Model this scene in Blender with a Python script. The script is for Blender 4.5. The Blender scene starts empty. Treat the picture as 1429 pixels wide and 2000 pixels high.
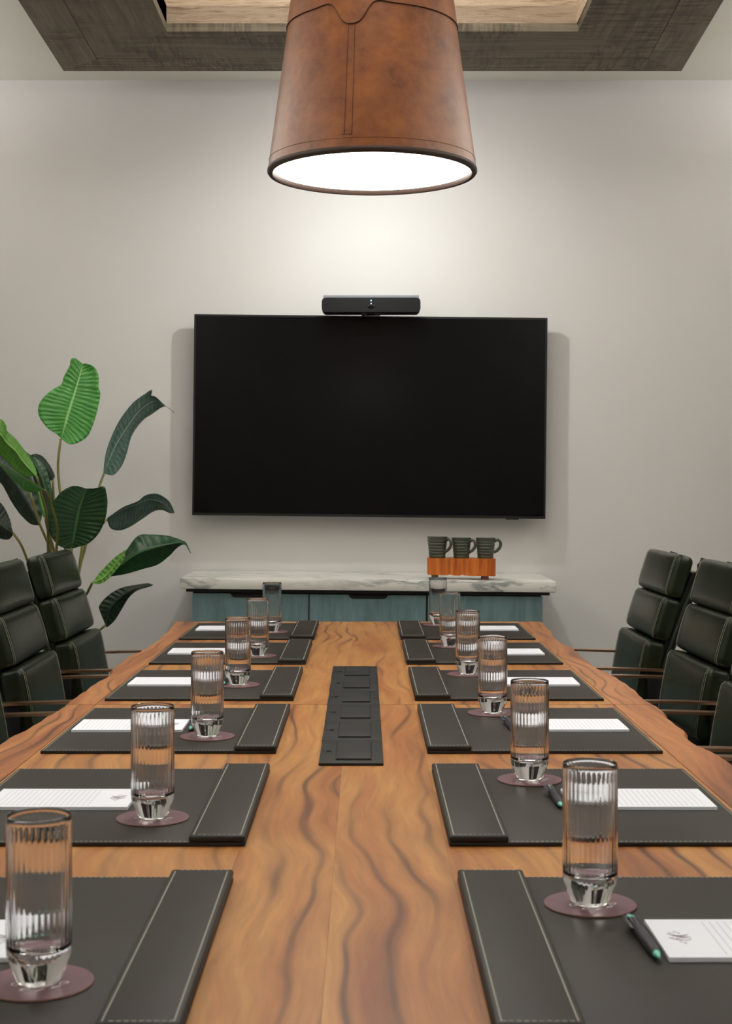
import bpy, bmesh, math, random
from mathutils import Vector, Matrix, noise
PI = math.pi
C = bpy.context.scene.collection
random.seed(7)

# ------------------------------------------------------------------ camera
F = 2850.0            # focal length in pixels of the 1429x2000 frame
EYE = 1.215
cam_d = bpy.data.cameras.new('camera')
cam = bpy.data.objects.new('camera', cam_d); C.objects.link(cam)
cam.location = (0, 0, EYE); cam.rotation_euler = (PI/2, 0, 0)
cam_d.sensor_fit = 'VERTICAL'; cam_d.sensor_height = 36; cam_d.sensor_width = 25.7
cam_d.lens = F/2000*36
cam_d.shift_x = 2.5/2000; cam_d.shift_y = -49/2000
cam_d.clip_start = 0.05
cam_d.dof.use_dof = True; cam_d.dof.focus_distance = 3.6; cam_d.dof.aperture_fstop = 16
bpy.context.scene.camera = cam
sc = bpy.context.scene
sc.view_settings.view_transform = 'Standard'; sc.view_settings.look = 'None'
sc.view_settings.gamma = 1; sc.view_settings.use_curve_mapping = False
sc.view_settings.exposure = 0.1

# ------------------------------------------------------------------ light
w = bpy.data.worlds.new('world'); sc.world = w; w.use_nodes = True
w.node_tree.nodes['Background'].inputs[0].default_value = (.8, .88, 1, 1)
w.node_tree.nodes['Background'].inputs[1].default_value = 0.3

def area(name, loc, rot, sx, sy, power, col, spread=PI):
    l = bpy.data.lights.new(name, 'AREA'); l.shape = 'RECTANGLE'; l.size = sx; l.size_y = sy
    l.energy = power; l.color = col; l.spread = spread
    o = bpy.data.objects.new(name, l); C.objects.link(o); o.location = loc; o.rotation_euler = rot
    return o
COFFER_LIGHT = 42; SPOT_LIGHT = 25; PENDANT_LIGHT = 9; CEILING_FILL = 90
area('coffer_area_light', (.02, 3.3, 3.36), (0, 0, 0), 1.35, 3.3, COFFER_LIGHT, (1, .965, .91))  # area lamp added under the closed coffer lid for soft light from above
for _x in (-2.27, 2.27):       # added fill lamps, out of view above the side ledges, shining up at the ceiling
    area('ceiling_fill', (_x, 1.8, 2.56), (PI, 0, 0), .16, 8.1, CEILING_FILL, (1, .99, 1))

def P(px, py, D):
    """point at distance D straight ahead that the camera sees at a photo pixel"""
    return Vector(((px-712)/F*D, D, EYE+(951-py)/F*D))

# ------------------------------------------------------------------ materials
def mat(name, col=(.5,.5,.5), rough=.5, metal=0, **kw):
    m = bpy.data.materials.new(name); m.use_nodes = True
    b = m.node_tree.nodes['Principled BSDF']
    b.inputs['Base Color'].default_value = (*col, 1)
    b.inputs['Roughness'].default_value = rough
    b.inputs['Metallic'].default_value = metal
    for k, v in kw.items():
        b.inputs[k.replace('_', ' ')].default_value = v
    return m
class NT:
    def __init__(s, m): s.t = m.node_tree; s.b = s.t.nodes['Principled BSDF']
    def n(s, typ, **kw):
        x = s.t.nodes.new('ShaderNode'+typ)
        for k, v in kw.items(): setattr(x, k, v)
        return x
    def l(s, a, b): s.t.links.new(a, b)
    def coords(s, scale=(1,1,1), rnd=0):
        tc = s.n('TexCoord'); mp = s.n('Mapping'); mp.inputs['Scale'].default_value = scale
        s.l(tc.outputs['Object'], mp.inputs['Vector'])
        if rnd:
            oi = s.n('ObjectInfo'); mu = s.n('Math', operation='MULTIPLY'); mu.inputs[1].default_value = rnd
            s.l(oi.outputs['Random'], mu.inputs[0]); s.l(mu.outputs[0], mp.inputs['Location'])
        return mp.outputs[0]
    def noise(s, v, scale, detail=3, rough=.5, dist=0):
        x = s.n('TexNoise'); x.inputs['Scale'].default_value = scale; x.inputs['Detail'].default_value = detail
        x.inputs['Roughness'].default_value = rough; x.inputs['Distortion'].default_value = dist
        s.l(v, x.inputs['Vector']); return x.outputs['Fac']
    def ramp(s, f, stops):
        x = s.n('ValToRGB'); e = x.color_ramp.elements
        while len(e) < len(stops): e.new(.5)
        for i, (p, c) in enumerate(stops):
            e[i].position = p; e[i].color = (*c, 1) if len(c) == 3 else c
        s.l(f, x.inputs[0]); return x.outputs[0]
    def mix(s, f, a, b, mode='MIX'):
        x = s.n('Mix', data_type='RGBA', blend_type=mode)
        for inp, v in ((x.inputs[0], f), (x.inputs[6], a), (x.inputs[7], b)):
            if hasattr(v, 'links'): s.l(v, inp)
            else: inp.default_value = v if isinstance(v, (int, float)) else (*v, 1)
        return x.outputs[2]
    def bump(s, h, strength, dist=.001):
        x = s.n('Bump'); x.inputs['Strength'].default_value = strength; x.inputs['Distance'].default_value = dist
        s.l(h, x.inputs['Height']); s.l(x.outputs[0], s.b.inputs['Normal'])
def g(v): return ((v/255+.055)/1.055)**2.4 if v > 10 else v/255/12.92
def S(r, gg, b): return (g(r), g(gg), g(b))

def noisy(name, c1, c2, scale, rough=.5, bump=0, bscale=None, vscale=(1,1,1), rnd=0, detail=4, bdist=.001, **kw):
    m = mat(name, c1, rough, **kw); t = NT(m); v = t.coords(vscale, rnd)
    t.l(t.ramp(t.noise(v, scale, detail), [(.3, c1), (.7, c2)]), t.b.inputs['Base Color'])
    if bump: t.bump(t.noise(v, bscale or scale*4, 3), bump, bdist)
    return m
# wall covering: pale woven linen paper
M_wall = mat('wall_paper', S(205,202,196), .75); t = NT(M_wall)
v1 = t.coords((60, 60, 900)); v2 = t.coords((900, 60, 60)); v3 = t.coords()
a = t.noise(v1, 1, 2); b = t.noise(v2, 1, 2)
ab = t.mix(.5, a, b); t.l(t.mix(t.noise(v3, 1.3, 3), S(202,199,197), S(208,205,202)), t.b.inputs['Base Color'])
t.bump(ab, .25, .0006)
M_ceil = noisy('ceiling_paint', S(222,221,208), S(226,225,214), 3, .85, .1, 120)
M_floor = noisy('carpet', S(120,118,114), S(150,147,142), 90, .95, .6, 300)
M_base = mat('baseboard_paint', S(190,187,178), .5)

def wood(name, light, mid, dark, streak, sx=1., bscale=1., rough=.38, rnd=7.3):
    m = mat(name, mid, rough, Specular_IOR_Level=.36); t = NT(m)
    v = t.coords((1, 1, 1), rnd)
    # warp the plan coordinates a little so the figure swirls
    wn = t.n('TexNoise'); wn.inputs['Scale'].default_value = 1.5; wn.inputs['Detail'].default_value = 2
    t.l(v, wn.inputs['Vector'])
    sub = t.n('VectorMath', operation='SUBTRACT'); sub.inputs[1].default_value = (.5,.5,.5); t.l(wn.outputs['Color'], sub.inputs[0])
    scl = t.n('VectorMath', operation='MULTIPLY'); scl.inputs[1].default_value = (.20*bscale, .16, 0); t.l(sub.outputs[0], scl.inputs[0])
    add = t.n('VectorMath', operation='ADD'); t.l(v, add.inputs[0]); t.l(scl.outputs[0], add.inputs[1])
    mp = t.n('Mapping'); mp.inputs['Scale'].default_value = (5.0*sx, .50, 1); t.l(add.outputs[0], mp.inputs['Vector'])
    v = mp.outputs[0]
    broad = t.noise(v, 1.5, 4, .55)
    col = t.ramp(broad, [(.26, dark), (.36, mid), (.47, light), (.56, mid), (.66, dark)])
    wv = t.n('TexWave', wave_type='BANDS', bands_direction='X'); wv.inputs['Scale'].default_value = 1.5
    wv.inputs['Distortion'].default_value = 4.2; wv.inputs['Detail'].default_value = 4; wv.inputs['Detail Scale'].default_value = .8
    t.l(v, wv.inputs['Vector'])
    lines = t.ramp(wv.outputs['Fac'], [(.0, (.0,.0,.0)), (.6, (.06,.06,.06)), (.88, (.26,.26,.26)), (1, (.82,.82,.82))])
    gate = t.ramp(t.noise(v, 2.6, 3), [(.44, (.08,.08,.08)), (.62, (1,1,1))])
    mm = t.mix(1, lines, gate, 'MULTIPLY')
    col = t.mix(mm, col, streak)
    mp2 = t.n('Mapping'); mp2.inputs['Scale'].default_value = (34, 2.2, 1); t.l(add.outputs[0], mp2.inputs['Vector'])
    fine = t.ramp(t.noise(mp2.outputs[0], 3, 6, .65), [(.3, (.72,.70,.68)), (.7, (1.12,1.1,1.08))])
    col = t.mix(.85, col, fine, 'MULTIPLY')
    t.l(col, t.b.inputs['Base Color'])
    t.bump(t.noise(mp2.outputs[0], 4, 3), .06, .0005)
    return m
M_table = wood('figured_walnut', S(192,138,80), S(176,116,66), S(142,86,50), S(80,50,40))
M_tedge = wood('edge_walnut', S(190,128,78), S(166,104,64), S(126,74,48), S(80,48,38), 1.6)
M_legw = noisy('dark_walnut', S(80,55,40), S(60,42,32), 6, .5, vscale=(8,8,1))

def oak(name, c1, c2, c3, along):
    m = mat(name, c1, .75); t = NT(m)
    sc1 = {'x': (.9, 13, 13), 'y': (13, .9, 13)}[along]; sc2 = {'x': (16, 2.2, 2.2), 'y': (2.2, 16, 2.2)}[along]
    v = t.coords(sc1, 3.1); n1 = t.noise(v, 3, 6, .65, .6)
    v2 = t.coords(sc2, 3.1); n2 = t.noise(v2, 2.6, 4, .6, 1.2)     # saw marks across the board
    v3 = t.coords((1,1,1), 3.1); n3 = t.noise(v3, 3.5, 2)
    col = t.ramp(n1, [(.3, c1), (.52, c2), (.75, c3)])
    saw = t.ramp(n2, [(.42, (.52,.5,.48)), (.6, (1.05,1.05,1.05))])
    gate = t.ramp(n3, [(.42, (0,0,0)), (.62, (1,1,1))])
    t.l(t.mix(gate, col, t.mix(1, col, saw, 'MULTIPLY')), t.b.inputs['Base Color'])
    t.bump(n2, .4, .003)
    return m
M_oakx = oak('weathered_oak_x', S(86,78,62), S(112,103,85), S(134,124,104), 'x')
M_oaky = oak('weathered_oak_y', S(86,78,62), S(112,103,85), S(134,124,104), 'y')
M_light_oak = mat('pale_oak', S(190,168,142), .75); t = NT(M_light_oak)
n1 = t.noise(t.coords((2.2, 6, 30), 3.1), 3, 6, .65, 1.2)
t.l(t.ramp(n1, [(.32, S(146,118,92)), (.46, S(188,166,140)), (.7, S(206,188,164))]), t.b.inputs['Base Color']); t.bump(n1, .3, .002)

# tan leather shade
M_tan = mat('tan_leather', S(150,90,55), .36); t = NT(M_tan); v = t.coords()
n1 = t.noise(v, 13, 7, .65); n2 = t.noise(v, 60, 4, .6)
c = t.ramp(n1, [(.3, S(100,54,30)), (.5, S(130,74,38)), (.7, S(160,94,42))])
t.l(t.mix(t.ramp(n2, [(.35, (0,0,0)), (.65, (.3,.3,.3))]), c, S(164,106,66)), t.b.inputs['Base Color'])
t.bump(t.noise(v, 260, 3), .15, .0006)
M_tan_dark = mat('leather_rim', S(52,34,24), .5)
M_seam = mat('brown_seam_thread', S(92,48,26), .6)  # dark brown thread, also used for the cap piping
M_brass = mat('aged_brass', S(150,120,80), .35, 1)

def leather(name, c1, c2, rough, bs=90, st=.35):
    m = mat(name, c1, rough, Specular_IOR_Level=.3); t = NT(m); v = t.coords()
    t.l(t.ramp(t.noise(v, 12, 4), [(.3, c1), (.7, c2)]), t.b.inputs['Base Color'])
    a = t.noise(v, bs, 4, .6); b = t.noise(v, 9, 3)
    t.bump(t.mix(.5, a, b), st, .004); return m
M_green = leather('green_leather', S(24,31,18), S(33,40,25), .30, 45, .3)
M_green2 = leather('dark_green_leather', S(17,21,14), S(23,27,18), .36, 45, .4)
M_black = mat('black_plastic', S(14,14,15), .45)
M_thread = mat('pale_thread', S(178,178,165), .7)
M_thread2 = mat('thread_with_highlight', S(132,136,120), .6)  # stitch thread, tone lifted to paint the highlight along the cushion seams
M_copper = mat('polished_copper', S(225,180,148), .28, 1)
M_steel = mat('polished_metal', S(150,150,150), .25, 1)

def padmat(name, c1, c2):
    m = mat(name, c1, .5, Specular_IOR_Level=.28); t = NT(m); v = t.coords()
    t.l(t.ramp(t.noise(v, 4, 2), [(.3, c1), (.7, c2)]), t.b.inputs['Base Color'])
    t.bump(t.noise(v, 700, 3), .25, .0004); return m
M_pad = padmat('pad_leather', S(43,38,35), S(47,42,38))
M_pad_edge = mat('pad_edge', S(14,13,13), .55)
M_paper = mat('paper', S(234,236,246), .8)
M_ink = mat('grey_print', S(176,176,180), .8)
M_purple = mat('purple_print', S(158,138,150), .8)
M_coaster = noisy('plum_leather', S(104,70,80), S(116,80,90), 60, .5, .2, 500)
M_coaster_edge = mat('tan_edge', S(120,88,76), .7)
M_white = mat('white_print', S(225,222,218), .6)
M_glass = mat('clear_glass', (1,1,1), 0, Transmission_Weight=1.0, IOR=1.47)
M_navy = mat('navy_plastic', S(28,32,46), .3)
M_teal = mat('teal_plastic', S(110,196,182), .35)
M_outlet = noisy('charcoal_metal', S(30,32,31), S(35,37,36), 50, .5, Specular_IOR_Level=.3)
M_outlet2 = mat('charcoal_lid', S(33,34,34), .48, Specular_IOR_Level=.3)
M_gap = mat('black_gap', S(6,6,6), .8)

M_marble = mat('marble', S(222,220,212), .2); t = NT(M_marble); v = t.coords((1, 2.4, 3.2))
n = t.noise(v, 1.6, 6, .6, 1.5)
vein = t.ramp(n, [(.455, (0,0,0)), (.49, (1,1,1)), (.505, (.85,.85,.85)), (.55, (0,0,0))])
cl = t.ramp(t.noise(v, 3, 4), [(.3, S(228,226,218)), (.7, S(208,207,200))])
t.l(t.mix(t.mix(1, vein, t.ramp(t.noise(v, 1.2, 2), [(.4, (0,0,0)), (.6, (.85,.85,.85))]), 'MULTIPLY'), cl, S(92,104,108)), t.b.inputs['Base Color'])
M_bluew = mat('blue_stained_wood', S(84,116,122), .5); t = NT(M_bluew); v = t.coords((14, 14, 2.2), 5)
t.l(t.ramp(t.noise(v, 2.5, 6, .65, .4), [(.3, S(88,112,116)), (.55, S(106,132,136)), (.75, S(122,148,152))]), t.b.inputs['Base Color'])
M_carc = mat('cabinet_carcass', S(30,30,28), .6)

M_tvf = mat('tv_frame', S(10,10,11), .35)
M_screen = mat('tv_screen', S(4,4,5), .22, Specular_IOR_Level=.22)
M_bar = mat('bar_front', S(6,6,7), .45, Specular_IOR_Level=.25); M_bartop = mat('bar_top', S(120,124,130), .4)
def emis(name, col, s):
    m = mat(name, col, .5); b = m.node_tree.nodes['Principled BSDF']
    b.inputs['Emission Color'].default_value = (*col, 1); b.inputs['Emission Strength'].default_value = s; return m
M_led = emis('teal_led', (.15, .75, .9), 3)
M_disc = emis('lamp_diffuser', (1, .955, .87), PENDANT_LIGHT)
M_spotlens = emis('spot_lens', (1, .96, .88), 12)
M_mug = noisy('green_glaze', S(58,62,52), S(84,88,76), 14, .25, .2, 40, vscale=(1,1,6))
M_stand = mat('orange_wood', S(196,106,36), .35); t = NT(M_stand); v = t.coords((1,1,1), 2)
t.l(t.ramp(t.noise(t.coords((45, 20, 4)), 1.4, 4), [(.3, S(150,72,24)), (.55, S(200,106,36)), (.75, S(214,124,48))]), t.b.inputs['Base Color'])
M_standleg = mat('dark_leg_wood', S(92,50,24), .4)

def leafmat(name, c1, c2, rib, rough=.42):
    m = mat(name, c1, rough); t = NT(m)
    uv = t.n('UVMap'); sep = t.n('SeparateXYZ'); t.l(uv.outputs[0], sep.inputs[0])
    base = t.ramp(t.noise(uv.outputs[0], 5, 3), [(.3, c1), (.7, c2)])
    a = t.n('Math', operation='SUBTRACT'); a.inputs[1].default_value = .5; t.l(sep.outputs[0], a.inputs[0])
    ab = t.n('Math', operation='ABSOLUTE'); t.l(a.outputs[0], ab.inputs[0])
    f = t.ramp(ab.outputs[0], [(.012, (1,1,1)), (.03, (0,0,0))])
    # side veins: fine stripes running out from the midrib
    v1 = t.n('Math', operation='MULTIPLY'); v1.inputs[1].default_value = .16; t.l(ab.outputs[0], v1.inputs[0])
    v2 = t.n('Math', operation='SUBTRACT'); t.l(sep.outputs[1], v2.inputs[0]); t.l(v1.outputs[0], v2.inputs[1])
    v3 = t.n('Math', operation='MULTIPLY'); v3.inputs[1].default_value = 150; t.l(v2.outputs[0], v3.inputs[0])
    v4 = t.n('Math', operation='SINE'); t.l(v3.outputs[0], v4.inputs[0])
    st = t.ramp(v4.outputs[0], [(0, (.82,.82,.82)), (1, (1.12,1.12,1.12))])
    t.l(t.mix(f, t.mix(.8, base, st, 'MULTIPLY'), rib), t.b.inputs['Base Color'])
    return m
M_leafA = leafmat('bright_leaf', S(62,140,54), S(84,160,70), S(150,205,130))
M_leafB = leafmat('dark_leaf', S(22,58,30), S(28,72,36), S(70,110,60), .35)
M_leafC = leafmat('grey_green_sheen_leaf', S(68,94,86), S(100,128,116), S(140,168,152), .3)  # grey-green leaf, lightened in colour to carry its gloss reflection
M_leafD = leafmat('yellow_green_leaf', S(80,134,44), S(98,152,56), S(170,215,120))
M_leafE = leafmat('deep_leaf', S(12,34,20), S(18,46,26), S(30,60,34), .4)
M_stem = noisy('olive_stem', S(124,118,52), S(92,94,40), 8, .45)
M_pot = noisy('planter_glaze', S(70,72,70), S(82,84,82), 8, .6)
M_soil = noisy('soil', S(40,30,24), S(60,46,36), 60, .95, .6, 90)

# ------------------------------------------------------------------ mesh helpers
def link(name, bm, m, parent=None, smooth=False, auto=None):
    me = bpy.data.meshes.new(name)
    bmesh.ops.recalc_face_normals(bm, faces=bm.faces) if auto != 'keep' else None
    bm.to_mesh(me); bm.free()
    for mm in (m if isinstance(m, (list, tuple)) else [m]): me.materials.append(mm)
    if smooth:
        for p in me.polygons: p.use_smooth = True
        if auto and auto != 'keep':
            me.set_sharp_from_angle(angle=auto)
    o = bpy.data.objects.new(name, me); C.objects.link(o)
    if parent: o.parent = parent
    return o
def tag(o, label=None, cat=None, group=None, kind=None):
    if label: o['label'] = label
    if cat: o['category'] = cat
    if group: o['group'] = group
    if kind: o['kind'] = kind
    return o
def empty(name, loc=(0,0,0), rz=0):
    o = bpy.data.objects.new(name, None); C.objects.link(o); o.location = loc; o.rotation_euler = (0,0,rz)
    o.empty_display_size = .05; return o
def copy_tree(o, parent=None):
    c = o.copy(); C.objects.link(c)
    if parent: c.parent = parent
    for ch in list(o.children): copy_tree(ch, c)
    return c
def box(bm, lo, hi, bev=0, seg=2, mi=0):
    lo = Vector(lo); hi = Vector(hi)
    r = bmesh.ops.create_cube(bm, size=1, matrix=Matrix.Translation((lo+hi)/2) @ Matrix.Diagonal((*(hi-lo), 1)))
    vs = r['verts']; fs = {f for v in vs for f in v.link_faces}
    for f in fs: f.material_index = mi
    if bev:
        es = list({e for v in vs for e in v.link_edges})
        bmesh.ops.bevel(bm, geom=es, offset=bev, segments=seg, affect='EDGES', profile=.5)
def B(name, lo, hi, m, parent=None, bev=0, seg=2):
    bm = bmesh.new(); box(bm, lo, hi, bev, seg)
    return link(name, bm, m, parent, bool(bev), math.radians(35) if bev else None)
def catmull(pts, n):
    pts = [Vector(p) for p in pts]
    if len(pts) == 2: return [pts[0].lerp(pts[1], i/(n-1)) for i in range(n)]
    P_ = [2*pts[0]-pts[1]] + pts + [2*pts[-1]-pts[-2]]
    dense = []
    for i in range(1, len(P_)-2):
        p0, p1, p2, p3 = P_[i-1:i+3]
        for k in range(12):
            u = k/12
            dense.append(.5*((2*p1)+(p2-p0)*u+(2*p0-5*p1+4*p2-p3)*u*u+(3*p1-p0-3*p2+p3)*u**3))
    dense.append(pts[-1])
    L = [0]
    for a_, b_ in zip(dense, dense[1:]): L.append(L[-1]+(b_-a_).length)
    out = []; j = 0
    for i in range(n):
        s = L[-1]*i/(n-1)
        while j < len(L)-2 and L[j+1] < s: j += 1
        d = L[j+1]-L[j]
        out.append(dense[j].lerp(dense[j+1], (s-L[j])/d if d > 1e-9 else 0))
    return out
def tube(bm, pts, r, sides=8, caps=True, closed=False, flat=1.0, mi=0):
    pts = [Vector(p) for p in pts]; n = len(pts)
    rs = r if isinstance(r, (list, tuple)) else [r]*n
    rings = []; up = None
    for i, p in enumerate(pts):
        if closed: t_ = (pts[(i+1) % n]-pts[i-1]).normalized()
        else: t_ = (pts[min(i+1, n-1)]-pts[max(i-1, 0)]).normalized()
        if up is None:
            up = Vector((0,0,1)) if abs(t_.z) < .9 else Vector((1,0,0))
        a_ = t_.cross(up).normalized(); b_ = a_.cross(t_).normalized(); up = b_
        rings.append([bm.verts.new(p+a_*math.cos(2*PI*k/sides)*rs[i]+b_*math.sin(2*PI*k/sides)*rs[i]*flat) for k in range(sides)])
    for i in range(n if closed else n-1):
        A_, B_ = rings[i], rings[(i+1) % n]
        for k in range(sides):
            f = bm.faces.new((A_[k], A_[(k+1)%sides], B_[(k+1)%sides], B_[k])); f.material_index = mi
    if caps and not closed:
        bm.faces.new(rings[0][::-1]).material_index = mi; bm.faces.new(rings[-1]).material_index = mi
def lathe(bm, prof, seg=48, cx=0, cy=0, rf=None, close=False, mi=0):
    rings = []
    for i, (r, z) in enumerate(prof):
        if r < 1e-6: rings.append([bm.verts.new((cx, cy, z))])
        else:
            rings.append([bm.verts.new((cx+(rr:=r+(rf(i, 2*PI*k/seg) if rf else 0))*math.cos(2*PI*k/seg), cy+rr*math.sin(2*PI*k/seg), z)) for k in range(seg)])
    pairs = list(zip(rings, rings[1:])) + ([(rings[-1], rings[0])] if close else [])
    for A_, B_ in pairs:
        for k in range(seg):
            k2 = (k+1) % seg
            if len(A_) == 1 and len(B_) == 1: continue
            if len(A_) == 1: f = bm.faces.new((A_[0], B_[k2], B_[k]))
            elif len(B_) == 1: f = bm.faces.new((A_[k], A_[k2], B_[0]))
            else: f = bm.faces.new((A_[k], A_[k2], B_[k2], B_[k]))
            f.material_index = mi
def prism(bm, poly, z0, z1, shrink_bottom=0):
    n = len(poly); cx = sum(p[0] for p in poly)/n; cy = sum(p[1] for p in poly)/n
    bot = [bm.verts.new((p[0], p[1], z0)) for p in poly]; top = [bm.verts.new((p[0], p[1], z1)) for p in poly]
    bm.faces.new(top); bm.faces.new(bot[::-1])
    for i in range(n): bm.faces.new((bot[i], bot[(i+1)%n], top[(i+1)%n], top[i]))

# ------------------------------------------------------------------ the room
WALL = 6.0; CEIL = 2.887
XL, XR, YB = -2.4, 2.4, -2.4
def struct(o): o['kind'] = 'structure'; return o
struct(B('floor', (XL-.1, YB-.1, -.1), (XR+.1, WALL+.1, 0), M_floor))
struct(B('wall_back', (XL-.1, WALL, 0), (XR+.1, WALL+.12, 3.6), M_wall))
struct(B('wall_left', (XL-.1, YB, 0), (XL, WALL, 3.6), M_wall))
struct(B('wall_right', (XR, YB, 0), (XR+.1, WALL, 3.6), M_wall))
struct(B('wall_front', (XL-.1, YB-.1, 0), (XR+.1, YB, 3.6), M_wall))
struct(B('fill_ledge_left', (XL, YB, 2.46), (XL+.26, 5.98, 2.53), M_base)); struct(B('fill_ledge_right', (XR-.26, YB, 2.46), (XR, 5.98, 2.53), M_base))  # added ledges out of view, made to carry the ceiling fill lamps
for nm, lo, hi in (('baseboard_back', (XL, WALL-.015, 0), (XR, WALL, .1)), ('baseboard_left', (XL, YB, 0), (XL+.015, WALL-.015, .1)), ('baseboard_right', (XR-.015, YB, 0), (XR, WALL-.015, .1))):
    struct(B(nm, lo, hi, M_base))
# ceiling with the coffer opening left free
IX0, IX1, IY0, IY1 = -.6965, .745, 1.55, 5.129
bm = bmesh.new()
box(bm, (XL-.1, YB-.1, CEIL), (XR+.1, IY0-.1, CEIL+.05)); box(bm, (XL-.1, IY1+.1, CEIL), (XR+.1, WALL+.1, CEIL+.05))
box(bm, (XL-.1, IY0-.1, CEIL), (IX0-.1, IY1+.1, CEIL+.05)); box(bm, (IX1+.1, IY0-.1, CEIL), (XR+.1, IY1+.1, CEIL+.05))
struct(link('ceiling', bm, M_ceil))
B_ = B('trim_4', (IX0-.1, IY0-.1, 3.42), (IX1+.1, IY1+.1, 3.46), M_ceil); struct(B_)

# weathered timber frame round the coffer (underside z 2.815), mitred; each side two boards wide
ZC = EYE+1.6
OFL, OFR = Vector((-1.158, 5.616)), Vector((1.218, 5.616)); ONL, ONR = Vector((-1.05, 1.05)), Vector((1.0, 1.05))
IFL, IFR, INL, INR = Vector((IX0, IY1)), Vector((IX1+.005, IY1)), Vector((IX0, IY0)), Vector((IX1-.02, IY0))
def board(a0, a1, b0, b1, s0, s1, m, nm='trim_1', dz=0):
    """strip of a mitred side between outer edge a0-a1 and inner edge b0-b1, from fraction s0 to s1 across"""
    p = [a0.lerp(b0, s0), a1.lerp(b1, s0), a1.lerp(b1, s1), a0.lerp(b0, s1)]
    bm = bmesh.new(); prism(bm, p, ZC+dz, CEIL+.02)
    return link(nm, bm, m)
coffer = empty('trim_1', (0,0,0)); struct(coffer)
def cb(*a_, **k):
    o = board(*a_, **k); o.name = 'timber_board'; o.data.name = 'timber_board'; o.parent = coffer
for a_, m in (((OFL, ONL, IFL, INL), M_oaky), ((ONR, OFR, INR, IFR), M_oaky), ((OFR, OFL, IFR, IFL), M_oakx), ((ONL, ONR, INL, INR), M_oakx)):
    cb(*a_, 0, .335, m); cb(*a_, .339, 1, m, dz=.001)
# pale shaft boards inside the coffer
for lo, hi in (((IX0-.02, IY1, ZC+.03), (IX1+.02, IY1+.02, 3.42)), ((IX0-.02, IY0-.02, ZC+.03), (IX1+.02, IY0, 3.42)),
               ((IX0-.02, IY0, ZC+.03), (IX0, IY1, 3.42)), ((IX1, IY0, ZC+.03), (IX1+.02, IY1, 3.42))):
    o = B('shaft_board', lo, hi, M_light_oak, coffer)

# ------------------------------------------------------------------ conference table
TZ = .75
LE = [(-.64,1.17),(-.655,1.5),(-.66,1.9),(-.648,2.2),(-.661,2.645),(-.6585,2.743),(-.6465,2.906),(-.643,3.053),(-.642,3.2),(-.643,3.406),(-.635,3.56),(-.647,3.754),(-.651,3.98),(-.640,4.115),(-.631,4.388),(-.643,4.836),(-.660,5.04)]
RE = [(.60,1.17),(.615,1.5),(.60,1.85),(.612,2.2),(.6186,2.458),(.609,2.583),(.6005,2.682),(.610,2.772),(.6136,2.9),(.621,3.04),(.618,3.2),(.620,3.372),(.622,3.487),(.607,3.67),(.597,3.83),(.600,4.09),(.601,4.26),(.586,4.417),(.599,4.65),(.612,4.98),(.604,5.04)]
table = empty('conference_table', (-.02, 3.1, 0))
tag(table, 'long live-edge walnut conference table running toward the television', 'table')
def part(o, parent):
    o.parent = parent; o.matrix_parent_inverse = Matrix.Translation(-Vector(parent.location)); return o
YM = 3.12
def edge_pts(E, y0, y1):
    e = catmull([(x, y, 0) for x, y in E], 140)
    sel = [(p.x+.0022*math.sin(p.y*23)+.0015*math.sin(p.y*57), p.y) for p in e if y0 < p.y < y1]
    def xat(y):
        for a_, b_ in zip(e, e[1:]):
            if a_.y <= y <= b_.y: return a_.x+(b_.x-a_.x)*(y-a_.y)/(b_.y-a_.y)
        return e[-1].x
    return [(xat(y0), y0)] + sel + [(xat(y1), y1)]
def plank(E, xs, y0, y1, side):
    ed = edge_pts(E, y0, y1); bm = bmesh.new()
    prof = [(0, TZ-.004), (.004, TZ), None]
    rows = []
    for x, y in ed:
        j = .006*noise.noise(Vector((x*3, y*9, 2)))
        pts = [(xs, TZ), (x-side*.006, TZ), (x, TZ-.006), (x+side*j, TZ-.022), (x-side*(.014+j), TZ-.05), (xs, TZ-.05)]
        rows.append([bm.verts.new((px_, y, z_)) for px_, z_ in pts])
    for A_, B2 in zip(rows, rows[1:]):
        for k in range(6):
            bm.faces.new((A_[k], A_[(k+1)%6], B2[(k+1)%6], B2[k]))
    bm.faces.new(rows[0]); bm.faces.new(rows[-1][::-1])
    return part(link('edge_plank', bm, M_tedge, None, True, math.radians(40)), table)
G = .0016
XS0, XS1 = -.574, .531
for y0, y1 in ((1.17, YM-G), (YM+G, 5.04)):
    plank(LE, XS0-G, y0, y1, -1); plank(RE, XS1+G, y0, y1, 1)
    # centre panel in two boards
    for xa, xb in ((XS0, -.1611), (-.1609, -.0381), (-.0379, .1049), (.1051, XS1)):
        bm = bmesh.new(); box(bm, (xa, y0, TZ-.05), (xb, y1, TZ))
        part(link('centre_panel', bm, M_table), table)
for y in (1.9, 4.3):
    bm = bmesh.new(); box(bm, (-.34, y-.16, .03), (.30, y+.16, TZ-.05), .02)
    part(link('pedestal', bm, M_legw, None, True, .6), table)
    bm = bmesh.new(); box(bm, (-.42, y-.24, 0), (.38, y+.24, .03), .006)
    part(link('foot_plate', bm, M_black, None, True, .6), table)

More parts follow.
